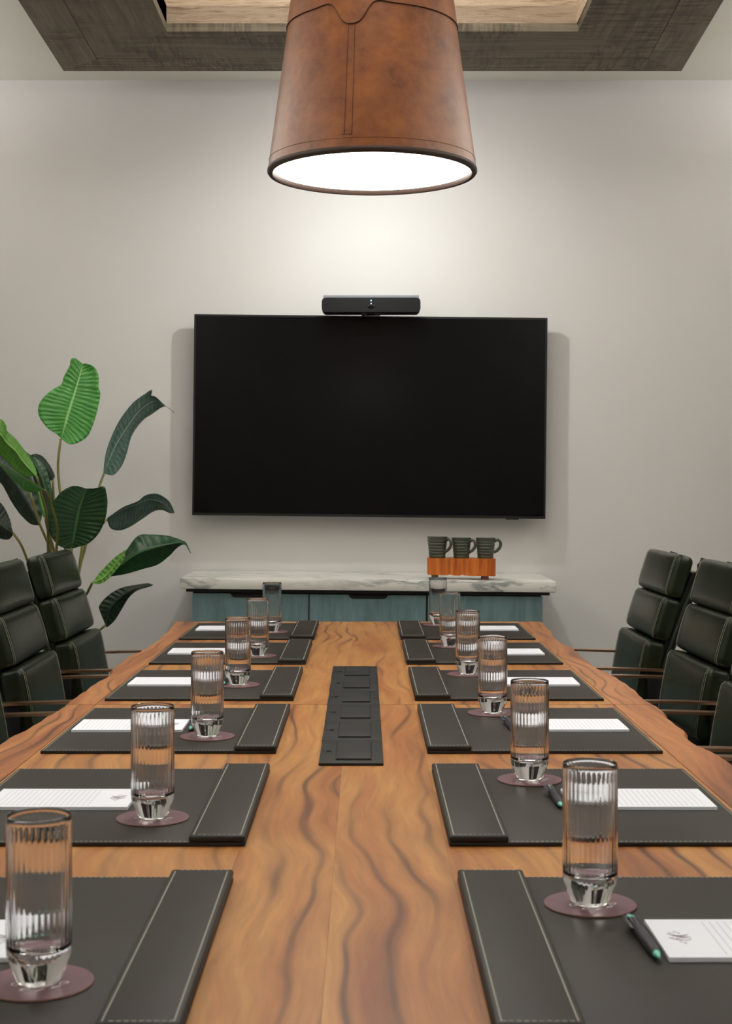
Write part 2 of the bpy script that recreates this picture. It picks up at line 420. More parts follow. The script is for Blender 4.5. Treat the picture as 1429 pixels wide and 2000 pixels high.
# power outlets: a run of six flip-lid modules let into the table
ou = empty('power_outlet_strip', (-.0235, 3.09, TZ)); tag(ou, 'row of six black flip-lid power modules set in the table centre', 'power outlet')
OY0, OY1 = 2.432, 3.746; st_ = (OY1-OY0)/6
for i in range(6):
    y0 = OY0+i*st_; y1 = y0+st_-.002
    dx = -.0008*i
    bm = bmesh.new(); box(bm, (-.077+dx, y0, TZ), (.0315, y1, TZ+.005), .0012)
    md = part(link('module', bm, M_outlet, None, True, .6), ou)
    bm = bmesh.new(); box(bm, (-.0495, y0+.022, TZ+.0051), (.0125, y1-.02, TZ+.0056))
    gp = part(link('lid_recess', bm, M_gap), ou); gp.parent = md
    bm = bmesh.new(); box(bm, (-.0483, y0+.0265, TZ+.0052), (.0108, y1-.0205, TZ+.0078), .0008)
    ld = part(link('lid', bm, M_outlet2, None, True, .6), ou); ld.parent = md
    bm = bmesh.new(); lathe(bm, [(0,TZ+.0065),(.0045,TZ+.0062),(.0045,TZ+.005)], 16, -.0625, (y0+y1)/2)
    lathe(bm, [(0,TZ+.006),(.0015,TZ+.0058),(.0015,TZ+.005)], 10, -.0715, (y0+y1)/2)
    sw = part(link('button', bm, M_gap), ou); sw.parent = md

# ------------------------------------------------------------------ desk pads
PW, PD = .410, .495
def dash(bm, a_, b_, z, wdt=.0009, ln=.0042, gap=.0022):
    a_ = Vector(a_); b_ = Vector(b_); d = (b_-a_); L = d.length; d.normalize(); nn = Vector((-d.y, d.x))*wdt
    n = int(L/(ln+gap))
    for i in range(n):
        p = a_+d*(i*(ln+gap)); q = p+d*ln
        vs = [bm.verts.new((v.x, v.y, zz)) for zz in (z, z+.0006) for v in (p-nn*.5, q-nn*.5, q+nn*.5, p+nn*.5)]
        bm.faces.new(vs[4:]); 
        for k in range(4): bm.faces.new((vs[k], vs[(k+1)%4], vs[4+(k+1)%4], vs[4+k]))
def make_pad(s, rw):
    """s=+1: table centre lies toward +x (left-hand pads). Local origin at the pad's inner near corner, on the table"""
    root = empty('desk_pad')
    bm = bmesh.new(); box(bm, (min(0, -s*PW), 0, 0), (max(0, -s*PW), PD, .0058), .0014)
    for f in bm.faces: f.material_index = 0 if f.normal.z > .7 or f.calc_center_median().z > .0056 else 1
    link('pad_base', bm, [M_pad, M_pad_edge], root, True, .6)
    bm = bmesh.new(); box(bm, (min(0, -s*rw), -.001, .0055), (max(0, -s*rw), PD+.001, .0146), .0035, 3)
    for f in bm.faces: f.material_index = 1 if f.calc_center_median().y < .001 else 0
    link('rail', bm, [M_pad, M_pad_edge], root, True, .7)
    bm = bmesh.new(); e = .0045
    dash(bm, (-s*(rw+.003), e), (-s*(PW-e), e), .0057); dash(bm, (-s*(rw+.003), PD-e), (-s*(PW-e), PD-e), .0057)
    dash(bm, (-s*(PW-e), e), (-s*(PW-e), PD-e), .0057)
    dash(bm, (-s*.006, .005), (-s*.006, PD-.005), .0145, .0013); dash(bm, (-s*(rw-.006), .005), (-s*(rw-.006), PD-.005), .0145, .0013)
    dash(bm, (-s*.006, .005), (-s*(rw-.006), .005), .0145); dash(bm, (-s*.006, PD-.005), (-s*(rw-.006), PD-.005), .0145)
    o = link('stitching', bm, M_thread, root); o['label'] = 'pale running stitch'
    return root
ROW = ['nearest to the camera', 'second from the camera', 'third from the camera', 'fourth from the camera', 'fifth from the camera', 'farthest from the camera']
FAR = [1.720, 2.380, 3.035, 3.662, 4.310, 4.925]
XI = {-1: -.1545, 1: .1092}
SIDE = {-1: 'left', 1: 'right'}
for sd in (-1, 1):
    proto = make_pad(-sd, .073 if sd < 0 else .077)
    for i, fy in enumerate(FAR):
        o = proto if i == 0 else copy_tree(proto)
        o.location = (XI[sd], fy-PD, TZ)
        tag(o, f'dark leather desk pad with stitched rail, {SIDE[sd]} side, {ROW[i]}', 'desk pad', 'leather desk pads along the table')
PT = TZ+.0058

# ------------------------------------------------------------------ notepads
NW, ND = .207, .124
def make_notepad(s):
    """s=-1: heading at the +x end (left-hand pads)"""
    root = empty('notepad')
    bm = bmesh.new(); box(bm, (0, 0, 0), (NW, ND, .0048), .0003, 1)
    link('paper_block', bm, M_paper, root)
    def X(u): return u if s > 0 else NW-u
    bm = bmesh.new(); z = .00485
    u = .058
    while u < NW-.012:
        x = X(u); vs = [bm.verts.new(c_) for c_ in ((x-.0003, .008, z), (x+.0003, .008, z), (x+.0003, ND-.008, z), (x-.0003, ND-.008, z))]
        bm.faces.new(vs); u += .0078
    o = link('ruled_lines', bm, M_ink, root)
    bm = bmesh.new(); rnd = random.Random(3)
    for k in range(2):
        y = ND*.5+(k-.5)*.006; p = []
        for j in range(14):
            p.append((X(.024+.008*math.sin(j*1.3+k*2)+.004*math.cos(j*.7)), y+.005*math.sin(j*2.1+k)+.0012*j-.006, z+.0001))
        tube(bm, catmull(p, 40), .0002, 4)
    for yy in (-.016, .016):
        tube(bm, catmull([(X(.024+.003*math.sin(j)), ND*.5+yy+.0015*(j-3), z+.0001) for j in range(7)], 20), .00018, 4)
    o = link('printed_heading', bm, M_purple, root); o['label'] = 'purple script emblem'
    return root
NP = {1: [(.294,1.4095),(.294,2.074),(.289,2.734),(.289,3.361),(.284,3.978),(.284,4.655)],
      -1: [(-.544,1.408),(-.544,2.073),(-.549,2.730),(-.547,3.361),(-.540,3.995),(-.540,4.655)]}
for sd in (-1, 1):
    proto = make_notepad(sd)
    for i, (x, y) in enumerate(NP[sd]):
        o = proto if i == 0 else copy_tree(proto)
        o.location = (x, y, PT); o.rotation_euler.z = math.radians([.2,-.3,.15,-.2,.3,0][i])
        tag(o, f'white ruled notepad on the {SIDE[sd]} row of desk pads, {ROW[i]}', 'notepad', 'notepads on the desk pads')

# ------------------------------------------------------------------ coasters and glasses
def make_coaster():
    root = empty('coaster')
    bm = bmesh.new(); lathe(bm, [(0,0),(.0498,0),(.0505,.0005),(.0505,.0016),(.0498,.0022),(0,.0022)], 64)
    for f in bm.faces: f.material_index = 0 if f.normal.z > .6 or f.calc_center_median().z > .002 else 1
    link('leather_disc', bm, [M_coaster, M_coaster_edge], root, True, .6)
    bm = bmesh.new()
    for k, (cx, cy) in enumerate(((-.020, -.008), (-.008, -.021), (.006, -.023), (.019, -.015), (.024, -.004), (-.012,.004), (.005,.006))):
        p = [(cx+.0045*math.cos(j*1.25+k)*(.6+.06*j), cy+.0038*math.sin(j*1.25+k*1.7), .0023) for j in range(8)]
        tube(bm, catmull(p, 26), .00055, 4, flat=.3)
    o = link('printed_emblem', bm, M_white, root); o['label'] = 'white script emblem'
    return root
def make_glass():
    NR = 34
    def ribs(i, a_):
        if 5 <= i <= 16: return .00034*math.cos(a_*NR)
        return 0
    H = .154
    outer = [(0,.0),(.0185,0),(.0203,.001),(.0215,.004),(.0282,.021),(.0295,.0255),(.0298,.032),(.0299,.050),(.0299,.065),(.0299,.080),(.0299,.095),(.0299,.110),(.0299,.125),(.0299,.138),(.0299,.146),(.0298,.150)]
    rim = [(.0296,H-.0008),(.0291,H),(.0286,H-.0008)]
    inner = [(.0283,.148),(.0282,.138),(.0280,.12),(.0277,.10),(.0274,.08),(.0270,.06),(.0266,.045),(.0262,.037),(.0240,.0322),(.018,.0296),(.009,.0287),(0,.0285)]
    bm = bmesh.new()
    prof = outer+rim+inner
    def rf(i, a_):
        r, z = prof[i]
        if i < len(outer) and .031 < z < .149: return .00021*math.cos(a_*NR)*(1 if z < .14 else .5)
        return 0
    lathe(bm, prof, NR*8, rf=rf)
    o = link('highball_glass', bm, M_glass, None, True)
    return o
GL = {-1: [(-.301,1.349),(-.2934,2.02),(-.289,2.681),(-.2935,3.379),(-.290,3.96),(-.293,4.616)],
      1: [(.2474,1.603),(.258,2.284),(.259,2.96),(.252,3.572),(.2448,4.20),(.2436,4.856)]}
cproto = make_coaster(); gproto = make_glass()
first = True
for sd in (-1, 1):
    for i, (x, y) in enumerate(GL[sd]):
        c_ = cproto if first else copy_tree(cproto); g_ = gproto if first else gproto.copy()
        if not first: C.objects.link(g_)
        first = False
        c_.location = (x, y, PT); c_.rotation_euler.z = sd*.1*i
        g_.location = (x-.003*sd*0, y, PT+.0027)
        tag(c_, f'round plum leather coaster under a glass on {SIDE[sd]} side, {ROW[i]}', 'coaster', 'coasters under the glasses')
        tag(g_, f'tall empty ribbed highball glass on {SIDE[sd]} side of table, {ROW[i]}', 'glass', 'ribbed glasses on the table')

# ------------------------------------------------------------------ pens (lie along y, click end at +y)
def make_pen():
    root = empty('pen'); L = .138
    def lat(prof, m, nm, par=root):
        bm = bmesh.new(); lathe(bm, prof, 24)
        bmesh.ops.rotate(bm, verts=bm.verts, cent=(0,0,0), matrix=Matrix.Rotation(-PI/2, 3, 'X'))
        bmesh.ops.translate(bm, verts=bm.verts, vec=(0,0,.0062)); return link(nm, bm, m, par, True, .7)
    lat([(0,.012),(.0042,.012),(.0050,.02),(.0060,.045),(.0056,.08),(.0058,.115),(.0052,.118),(0,.118)], M_navy, 'barrel')
    lat([(0,0),(.0011,0),(.0016,.004),(.0040,.012),(.0046,.018),(0,.018)], M_teal, 'tip')
    c_ = lat([(0,.117),(.0054,.117),(.0050,.124),(.0034,.127),(0,.127)], M_teal, 'collar')
    lat([(0,.127),(.0026,.127),(.0026,.136),(.002,L),(0,L)], M_teal, 'push_button')
    bm = bmesh.new()
    tube(bm, catmull([(-.004,.12,.009),(-.0085,.116,.011),(-.009,.10,.0105),(-.0075,.082,.009)], 14), [.0028]*5+[.0026]*5+[.0018]*4, 8, flat=.55)
    link('clip', bm, M_navy, root, True)
    return root
pen0 = make_pen(); first = True
PEN = {1: [(.2835,1.404,2),(.279,2.072,0),(.277,2.73,1),(.277,3.36,-1),(.274,3.985,1),(.274,4.655,0)],
       -1: [(-.322,1.408,-1),(-.321,2.073,1),(-.327,2.73,0),(-.325,3.36,1),(-.318,3.99,0),(-.318,4.655,1)]}
for sd in (1, -1):
    for i, (x, y, a_) in enumerate(PEN[sd]):
        o = pen0 if first else copy_tree(pen0); first = False
        o.location = (x, y, PT); o.rotation_euler.z = math.radians(a_)
        tag(o, f'navy click pen with teal tip beside notepad on {SIDE[sd]} side, {ROW[i]}', 'pen', 'pens beside the notepads')

# ------------------------------------------------------------------ chairs
def sq(p, k):
    m_ = max(abs(c_) for c_ in p)
    if m_ < 1e-9: return Vector(p)
    n_ = sum(abs(c_)**k for c_ in p)**(1/k)
    return Vector(p)*(m_/n_)
def rbox(p, half, r):
    q = Vector([p[k]*half[k] for k in range(3)]); inn = Vector([max(-(half[k]-r), min(half[k]-r, q[k])) for k in range(3)])
    d = q-inn
    return inn+d.normalized()*r if d.length > 1e-9 else q
def cushion(bm, half, r=.02, cuts=15):
    tmp = bmesh.new(); bmesh.ops.create_cube(tmp, size=2)
    bmesh.ops.subdivide_edges(tmp, edges=tmp.edges[:], cuts=cuts, use_grid_fill=True)
    vm = {}
    for v in tmp.verts:
        p = [math.copysign(math.sin(abs(c_)*PI/2)**.8, c_) for c_ in v.co]
        vm[v] = bm.verts.new(rbox(p, half, r))
    for f in tmp.faces: bm.faces.new([vm[v] for v in f.verts])
    tmp.free()
def make_chair():
    root = empty('conference_chair')
    x0 = -.25
    def xb(z):      # front of the back at height z
        return x0-.295*(z-.62)-.03*((z-.62)/.38)**2 if z > .62 else x0-.12*(z-.62)
    specs = [(.941, .0675, .028, .012), (.811, .068, .031, 0), (.651, .0965, .034, -.002)]
    for zc, hz, hx, off in specs:
        lean = math.atan(.30) if zc > .7 else math.atan(.18)
        bm = bmesh.new(); cushion(bm, (hx, .229, hz), .020)
        Mx = Matrix.Translation((xb(zc)-hx+off, 0, zc)) @ Matrix.Rotation(-lean, 4, 'Y')
        for v in bm.verts:
            n_ = noise.noise(v.co*9+Vector((zc*7, 0, 0)))*.0022
            v.co = v.co*(1+n_*4)
            if v.co.x > 0: v.co.x += .007*(1-(v.co.y/.235)**4)*(1-(v.co.z/(hz*1.03))**4)
        bmesh.ops.transform(bm, matrix=Mx, verts=bm.verts)
        cu = link('back_cushion', bm, M_green, root, True)
        for sy in (-1, 1):
            bm = bmesh.new()
            for yy, xx in ((.213, hx+.0012), (.2185, hx-.0015)):
                pts = []
                for j in range(26):
                    z_ = -(hz-.004)+2*(hz-.004)*j/25
                    e_ = max(0, abs(z_)-(hz-.02)); dr = .02-math.sqrt(max(0, .02**2-e_**2))
                    pts.append(Mx @ Vector((xx-dr*.95+.003*(1-(z_/hz)**2), sy*(yy+.001), z_)))
                tube(bm, pts, .0007, 5)
            s_ = link('seam', bm, M_thread2, cu, True); s_['label'] = 'pale double seam'
    # upholstered shell and side rails behind the cushions
    bm = bmesh.new()
    zs = [.50,.56,.62,.68,.75,.82,.90,.955]
    prev = None
    for z_ in zs:
        xf = xb(z_)-.048; row = [bm.verts.new((xf, y, z_)) for y in (-.222, .222)] + [bm.verts.new((xf-.022, y, z_)) for y in (.222, -.222)]
        if prev:
            for k in range(4): bm.faces.new((prev[k], prev[(k+1)%4], row[(k+1)%4], row[k]))
        else: bm.faces.new(row[::-1])
        prev = row
    bm.faces.new(prev)
    link('back_shell', bm, M_green2, root, True, .6)
    for sy in (-1, 1):
        bm = bmesh.new()
        pts = catmull([(xb(z_)-.072, sy*.222, z_) for z_ in (.46,.56,.66,.76,.86,.95)]+[(xb(1.0)-.066, sy*.222, .997)], 24)
        tube(bm, pts, .0125, 10)
        rl = link('side_rail', bm, M_green2, root, True)
        bm = bmesh.new(); p = pts[-2]; tube(bm, [p+Vector((0,0,-.03)), p+Vector((0,0,-.02)), p+Vector((0,0,.005)), p+Vector((-.002,0,.012))], [.012,.0155,.0165,.009], 12)
        link('rail_cap', bm, M_green2, rl, True)
    # lower back panel under the cushions
    B('lumbar_panel', (x0-.085, -.20, .44), (x0-.012, .20, .60), M_black, root, .015)
    # seat
    bm = bmesh.new(); cushion(bm, (.235, .24, .05), .03)
    bmesh.ops.translate(bm, verts=bm.verts, vec=(.0, 0, .455)); link('seat', bm, M_green, root, True)
    B('seat_pan', (-.22, -.22, .385), (.21, .22, .415), M_black, root, .01)
    # copper loop arms
    for sy in (-1, 1):
        y = sy*.252; zA = .664
        bm = bmesh.new()
        loop = [(x0-.075,y,zA-.002),(x0-.03,y,zA),(x0+.15,y,zA+.004),(x0+.33,y,zA-.004),(x0+.37,y,zA-.03),(x0+.36,y,zA-.10),(x0+.30,y,.43),(x0+.24,y,.40)]
        pts = catmull(loop, 44)
        wv_ = .0155
        rings = []
        for i_, p in enumerate(pts):
            t_ = (pts[min(i_+1,43)]-pts[max(i_-1,0)]).normalized(); nn = t_.cross(Vector((0,1,0)))
            rings.append([bm.verts.new(p+Vector((0,a1*wv_,0))+nn*b1*.0035) for a1, b1 in ((-1,-1),(1,-1),(1,1),(-1,1))])
        for A_, B2 in zip(rings, rings[1:]):
            for k in range(4): bm.faces.new((A_[k], A_[(k+1)%4], B2[(k+1)%4], B2[k]))
        bm.faces.new(rings[0]); bm.faces.new(rings[-1][::-1])
        bmesh.ops.bevel(bm, geom=[e for e in bm.edges if len(e.link_faces)==2 and e.calc_face_angle(0) > 1], offset=.001, segments=1, affect='EDGES')
        ar = link('armrest', bm, M_copper, root, True, .6); ar['label'] = 'copper armrest'
        bm = bmesh.new(); tube(bm, [(x0+.24,y,.40),(x0+.22,sy*.20,.395)], .012, 8)
        link('arm_bracket', bm, M_black, ar, True)
        bm = bmesh.new(); box(bm, (x0-.09, sy*.236-.012, .52), (x0-.03, sy*.236+.012, .66), .005); link('arm_mount', bm, M_black, ar, True, .6)
    bm = bmesh.new(); lathe(bm, [(0,.10),(.032,.10),(.032,.24),(.022,.24),(.022,.385),(0,.385)], 20); link('gas_column', bm, M_steel, root, True, .6)
    for k in range(5):
        a_ = k*2*PI/5+.3; d = Vector((math.cos(a_), math.sin(a_), 0))
        bm = bmesh.new(); tube(bm, [d*.02+Vector((0,0,.12)), d*.15+Vector((0,0,.10)), d*.29+Vector((0,0,.075))], [.024,.019,.013], 8)
        lg = link('base_leg', bm, M_steel, root, True)
        bm = bmesh.new(); c_ = d*.29; t2 = Vector((-d.y, d.x, 0))
        for s2 in (-1, 1):
            tube(bm, [c_+t2*(s2*.006)+Vector((0,0,.029)), c_+t2*(s2*.022)+Vector((0,0,.029))], .029, 16)
        tube(bm, [c_+Vector((0,0,.03)), c_+Vector((0,0,.075))], .007, 8)
        link('caster', bm, M_black, lg, True, .6)
    return root
ch0 = make_chair()
CH = [(-.597, 4.61, 0, 'leftmost column, farthest from the camera, in front of the plant'), (-.603, 3.97, 1.2, None), (-.60, 3.27, 0, None),
      (.574, 4.65, 180, None), (.600, 3.97, 181, None), (.583, 3.30, 180, None), (.58, 2.70, 179, None)]
CL = ['dark green leather conference chair on left side, farthest along, below the big plant leaves',
      'dark green leather conference chair on left side, middle of three, cut by the photo edge',
      'dark green leather conference chair on left side, nearest, only a sliver of cushion showing',
      'dark green leather conference chair on right side, farthest along, nearest the sideboard',
      'dark green leather conference chair on right side, second from the sideboard',
      'dark green leather conference chair on right side, third from the sideboard, half outside the photo',
      'dark green leather conference chair on right side, nearest, only a copper armrest end showing']
for i, (x, y, rz, _) in enumerate(CH):
    o = ch0 if i == 0 else copy_tree(ch0)
    o.location = (x, y, 0); o.rotation_euler.z = math.radians(rz)
    tag(o, CL[i], 'chair', 'green leather chairs around the table')

# ------------------------------------------------------------------ sideboard
SF = 5.50
def tilt(o, pivot, deg):
    """small roll about the y axis through a pivot, as it stands in the photograph"""
    R = Matrix.Translation(pivot) @ Matrix.Rotation(math.radians(deg), 4, 'Y') @ Matrix.Translation(-Vector(pivot))
    o.matrix_world = R @ o.matrix_world
sbx0, sbx1 = -.6966, .7217
sb = empty('sideboard', (.012, 5.75, 0)); tag(sb, 'blue stained sideboard under a pale marble top below the television', 'sideboard')
zt = EYE-(1132-951)*SF/F      # top of the marble in the middle
bm = bmesh.new(); box(bm, (sbx0, SF, zt-.0425), (sbx1, WALL-.005, zt), .004); mt = part(link('marble_top', bm, M_marble, None, True, .6), sb)
part(B('black_trim_rail', (-.675, SF+.02, zt-.054), (.70, WALL-.006, zt-.043), M_carc), sb)  # black trim strip under the marble top
dz1 = zt-.054
part(B('carcass', (-.652, SF+.05, .07), (.672, WALL-.02, dz1), M_bluew), sb)
part(B('plinth', (-.62, SF+.08, 0), (.64, WALL-.03, .07), M_carc), sb)
def PX(px): return (px-712)/F*(SF+.03)
for k, (pa, pb, na, nb) in enumerate(((376, 602.5, 450, 528), (605, 832, 681, 758), (836, 1059.5, None, None))):
    xa, xb_ = PX(pa), PX(pb); zb = .09
    top = dz1-.006
    if na:
        a1, b1 = PX(na), PX(nb)
        poly = [(xa, zb), (xb_, zb), (xb_, top), (b1, top), (b1-.006, top-.012), (b1-.014, top-.016), (a1+.014, top-.016), (a1+.006, top-.012), (a1, top), (xa, top)]
    else: poly = [(xa, zb), (xb_, zb), (xb_, top), (xa, top)]
    bm = bmesh.new(); fr = [bm.verts.new((x, SF+.03, z)) for x, z in poly]; bk = [bm.verts.new((x, SF+.05, z)) for x, z in poly]
    bm.faces.new(fr); bm.faces.new(bk[::-1])
    for i in range(len(poly)): bm.faces.new((fr[i], bk[i], bk[(i+1)%len(poly)], fr[(i+1)%len(poly)]))
    part(link('door', bm, M_bluew), sb)
part(B('front_reveal', (-.650, SF+.044, .08), (.670, SF+.0499, dz1), M_carc), sb)

# mug stand and mugs
mx0, mx1, my = (835-712)/F*5.56, (967-712)/F*5.56, 5.60
ms = empty('mug_stand', ((mx0+mx1)/2, my, zt)); tag(ms, 'small orange wooden riser with short legs on the marble sideboard top', 'stand')
zb = EYE-(1121-951)*5.56/F-.002; zt2 = EYE-(1088.5-951)*5.56/F-.001
bm = bmesh.new(); 
pts = [(mx0, zb+.002), (mx0+.075, zb), (mx0+.083, zb+.004), (mx0+.095, zb), (mx0+.12, zb-.001), (mx0+.13, zb+.003), (mx0+.142, zb), (mx0+.17, zb-.001), (mx1, zb-.001), (mx1, zt2), (mx0, zt2)]
fr = [bm.verts.new((x, my-.05, z)) for x, z in pts]; bk = [bm.verts.new((x, my+.05, z)) for x, z in pts]
bm.faces.new(fr); bm.faces.new(bk[::-1])
for i in range(len(pts)): bm.faces.new((fr[i], bk[i], bk[(i+1)%len(pts)], fr[(i+1)%len(pts)]))
part(link('block', bm, M_stand), ms)
for x in (mx0+.018, mx1-.048):
    for y in (my-.048, my+.028):
        part(B('leg', (x, y, zt+.0002), (x+.022, y+.02, zb+.003), M_standleg), ms)
def make_mug():
    root = empty('mug'); H = .082
    prof = [(0,0),(.030,0),(.032,.003)]
    for j in range(1, 40):
        z = .003+(H-.003)*j/40
        r = .032+.0078*(j/40)**1.0 + .0009*math.sin(j*1.05)*(1 if j < 33 else .2)
        prof.append((r, z))
    prof += [(.0402,H),(.0392,H+.0008),(.0378,H-.001),(.036,H*.6),(.030,.008),(0,.006)]
    bm = bmesh.new(); lathe(bm, prof, 40)
    link('mug_body', bm, M_mug, root, True, .9)
    bm = bmesh.new()
    tube(bm, catmull([(.036,0,.068),(.048,0,.075),(.059,0,.066),(.060,0,.050),(.050,0,.034),(.034,0,.024)], 22), .0042, 8, flat=1.5)
    link('handle', bm, M_mug, root, True)
    return root
mg = make_mug()
for i, (px_, s_, rz) in enumerate(((853, .98, -32), (900, .94, -26), (947, .95, 0))):
    o = mg if i == 0 else copy_tree(mg)
    o.location = ((px_-712)/F*my, my-.003, zt2+.0005); o.scale = (s_, s_, s_); o.rotation_euler.z = math.radians(rz)
    tag(o, ['dark green ridged ceramic mug, left of three on the wooden riser', 'dark green ridged ceramic mug, middle of three on the wooden riser', 'dark green ridged ceramic mug, right of three on the wooden riser'][i], 'mug', 'mugs on the wooden riser')
bpy.context.view_layer.update()
for o in [sb, ms] + [o for o in C.objects if o.name.startswith('mug') and o.get('category') == 'mug']:
    tilt(o, (.012, 5.7, zt), .6)

# ------------------------------------------------------------------ television and camera bar
TD = 5.90
tc = P(722, 813.5, TD); tw = 690/F*TD; th = 393/F*TD
tv = empty('television', (tc.x, TD+.03, tc.z)); tag(tv, 'large black wall-mounted flat television above the sideboard', 'television')
x0, x1, z0, z1 = tc.x-tw/2, tc.x+tw/2, tc.z-th/2, tc.z+th/2
bm = bmesh.new(); box(bm, (x0, TD, z0), (x1, TD+.035, z1), .002, 1); part(link('bezel', bm, M_tvf, None, True, .6), tv)
part(B('screen', (x0+.008, TD-.0006, z0+.011), (x1-.008, TD+.001, z1-.008), M_screen), tv)
part(B('rear_housing', (x0+.18, TD+.035, z0+.1), (x1-.18, TD+.06, z1-.12), M_black, None, .008), tv)
part(B('wall_bracket', (tc.x-.3, TD+.06, tc.z-.15), (tc.x+.3, WALL-.004, tc.z+.15), M_black), tv)
part(B('sensor', (P(990,0,TD).x, TD+.004, z0-.004), (P(1015,0,TD).x, TD+.02, z0), M_tvf), tv)
bpy.context.view_layer.update()
tilt(tv, (tc.x, TD, tc.z), .62)
vb = empty('video_bar', (P(724.5, 0, 5.8).x, 5.84, P(0, 594, 5.8).z)); tag(vb, 'black video conferencing camera bar with grey top standing on the television', 'camera bar')
bx0, bx1 = P(628, 0, 5.8).x, P(821, 0, 5.8).x; bz0, bz1 = P(0, 609.5, 5.8).z, P(0, 581, 5.8).z
bm = bmesh.new(); box(bm, (bx0, 5.80, bz0), (bx1, 5.90, bz1))
bmesh.ops.bevel(bm, geom=[e for e in bm.edges if abs((e.verts[0].co-e.verts[1].co).normalized().y) > .9], offset=.017, segments=6, affect='EDGES', profile=.5)
part(link('housing', bm, M_bar, None, True, .6), vb)
bm = bmesh.new()
_c = [(bx0+.006, 5.803), (bx1-.006, 5.803), (bx1-.012, 5.895), (bx0+.012, 5.895)]
prism(bm, _c, bz1-.001, bz1+.009); part(link('top_panel', bm, M_bartop), vb)
lx = P(724.5, 0, 5.8).x
bm = bmesh.new(); lathe(bm, [(0,.004),(.010,.0035),(.0135,.0015),(.014,0)], 28)
bmesh.ops.rotate(bm, verts=bm.verts, cent=(0,0,0), matrix=Matrix.Rotation(PI/2, 3, 'X')); bmesh.ops.translate(bm, verts=bm.verts, vec=(lx, 5.80, bz0+.025))
part(link('lens', bm, mat('lens_glass', S(16,17,20), .12), None, True), vb)
bm = bmesh.new(); lathe(bm, [(0,.0015),(.0022,.001),(.0025,0)], 14)
bmesh.ops.rotate(bm, verts=bm.verts, cent=(0,0,0), matrix=Matrix.Rotation(PI/2, 3, 'X')); bmesh.ops.translate(bm, verts=bm.verts, vec=(lx, 5.7995, P(0,587,5.8).z))
part(link('status_light', bm, M_led, None, True), vb)
bm = bmesh.new(); ztv = z1
box(bm, (lx-.038, 5.815, ztv+.0006), (lx+.038, 5.905, ztv+.004), .001, 1); box(bm, (lx-.02, 5.83, ztv), (lx+.02, 5.87, bz0+.003))
box(bm, (lx-.034, 5.82, bz0-.008), (lx-.016, 5.86, bz0+.001)); box(bm, (lx+.014, 5.82, bz0-.008), (lx+.034, 5.86, bz0+.001))
part(link('mount', bm, M_tvf), vb)

# ------------------------------------------------------------------ pendant lamp
LX, LD = .0158, 3.10
zB = EYE+.6677
pl = empty('pendant_lamp', (LX, LD, zB)); tag(pl, 'large tan leather drum pendant lamp glowing over the table', 'pendant lamp')
R0, R1, HT = .2216, .1725, .352
def Rz(z): return R0+(R1-R0)*((z-zB)/HT)
def shade(bm, zlo, zhi, off, thick, seg=128, rows=10, bottom=None):
    grid = []
    for j in range(rows+1):
        row = []
        for k in range(seg):
            a_ = 2*PI*k/seg; lo = bottom(a_) if bottom else zlo
            z = lo+(zhi-lo)*j/rows; r = Rz(z)+off
            row.append(bm.verts.new((LX+r*math.sin(a_), LD-r*math.cos(a_), z)))
        grid.append(row)
    inn = [[bm.verts.new((v.co.x+(LX-v.co.x)*thick/R0, v.co.y+(LD-v.co.y)*thick/R0, v.co.z)) for v in row] for row in (grid[0], grid[-1])]
    for A_, B2 in zip(grid, grid[1:]):
        for k in range(seg): bm.faces.new((A_[k], A_[(k+1)%seg], B2[(k+1)%seg], B2[k]))
    for k in range(seg):
        k2 = (k+1)%seg
        bm.faces.new((inn[0][k], inn[0][k2], grid[0][k2], grid[0][k])); bm.faces.new((grid[-1][k], grid[-1][k2], inn[1][k2], inn[1][k]))
        bm.faces.new((inn[1][k], inn[1][k2], inn[0][k2], inn[0][k]))
bm = bmesh.new(); shade(bm, zB+.0, zB+HT, 0, .010); part(link('leather_shade', bm, M_tan, None, True, .7), pl)
AT = math.radians(-13)
def capbottom(a_):
    d = (a_-AT+PI) % (2*PI)-PI
    x = d*.18
    zc = zB+.303
    dip = .043*(math.exp(-(abs(x)/.031)**3.2))
    return zc-dip+.004*math.exp(-((abs(x)-.055)/.02)**2)
bm = bmesh.new(); shade(bm, 0, zB+HT+.004, .0022, .004, 220, 8, capbottom); cap = part(link('leather_cap', bm, M_tan, None, True, .7), pl)
bm = bmesh.new()
tube(bm, [(LX+(Rz(z:=capbottom(2*PI*k/220))+.0022)*math.sin(2*PI*k/220), LD-(Rz(z)+.0022)*math.cos(2*PI*k/220), z) for k in range(220)], .0009, 6, closed=True)
part(link('cap_piping', bm, M_seam, None, True), pl)
bm = bmesh.new()
for da in (-.036, .036):
    tube(bm, [(LX+(Rz(z)+.0004)*math.sin(AT+da), LD-(Rz(z)+.0004)*math.cos(AT+da), z) for z in [zB+.031+(.265-.031)*j/12 for j in range(13)]], .0007, 5)
tube(bm, [(LX+(Rz(zB+.031)+.0004)*math.sin(AT+d_), LD-(Rz(zB+.031)+.0004)*math.cos(AT+d_), zB+.031) for d_ in (-.06,-.03,0,.036)], .0006, 5)
part(link('vertical_seam', bm, M_seam, None, True), pl)
bm = bmesh.new()
tube(bm, [(LX+(Rz(zB+.024)+.0003)*math.sin(2*PI*k/128), LD-(Rz(zB+.024)+.0003)*math.cos(2*PI*k/128), zB+.024) for k in range(128)], .0005, 5, closed=True)
part(link('hem_seam', bm, M_tan, None, True), pl)
bm = bmesh.new(); lathe(bm, [(R0+.0006, zB+.004), (R0+.001, zB-.001), (R0-.002, zB-.005), (R0-.010, zB-.005), (R0-.0125, zB-.001), (R0-.0125, zB+.012), (R0-.004, zB+.012)], 128, LX, LD, close=True)
part(link('rim', bm, M_tan_dark, None, True, .8), pl)
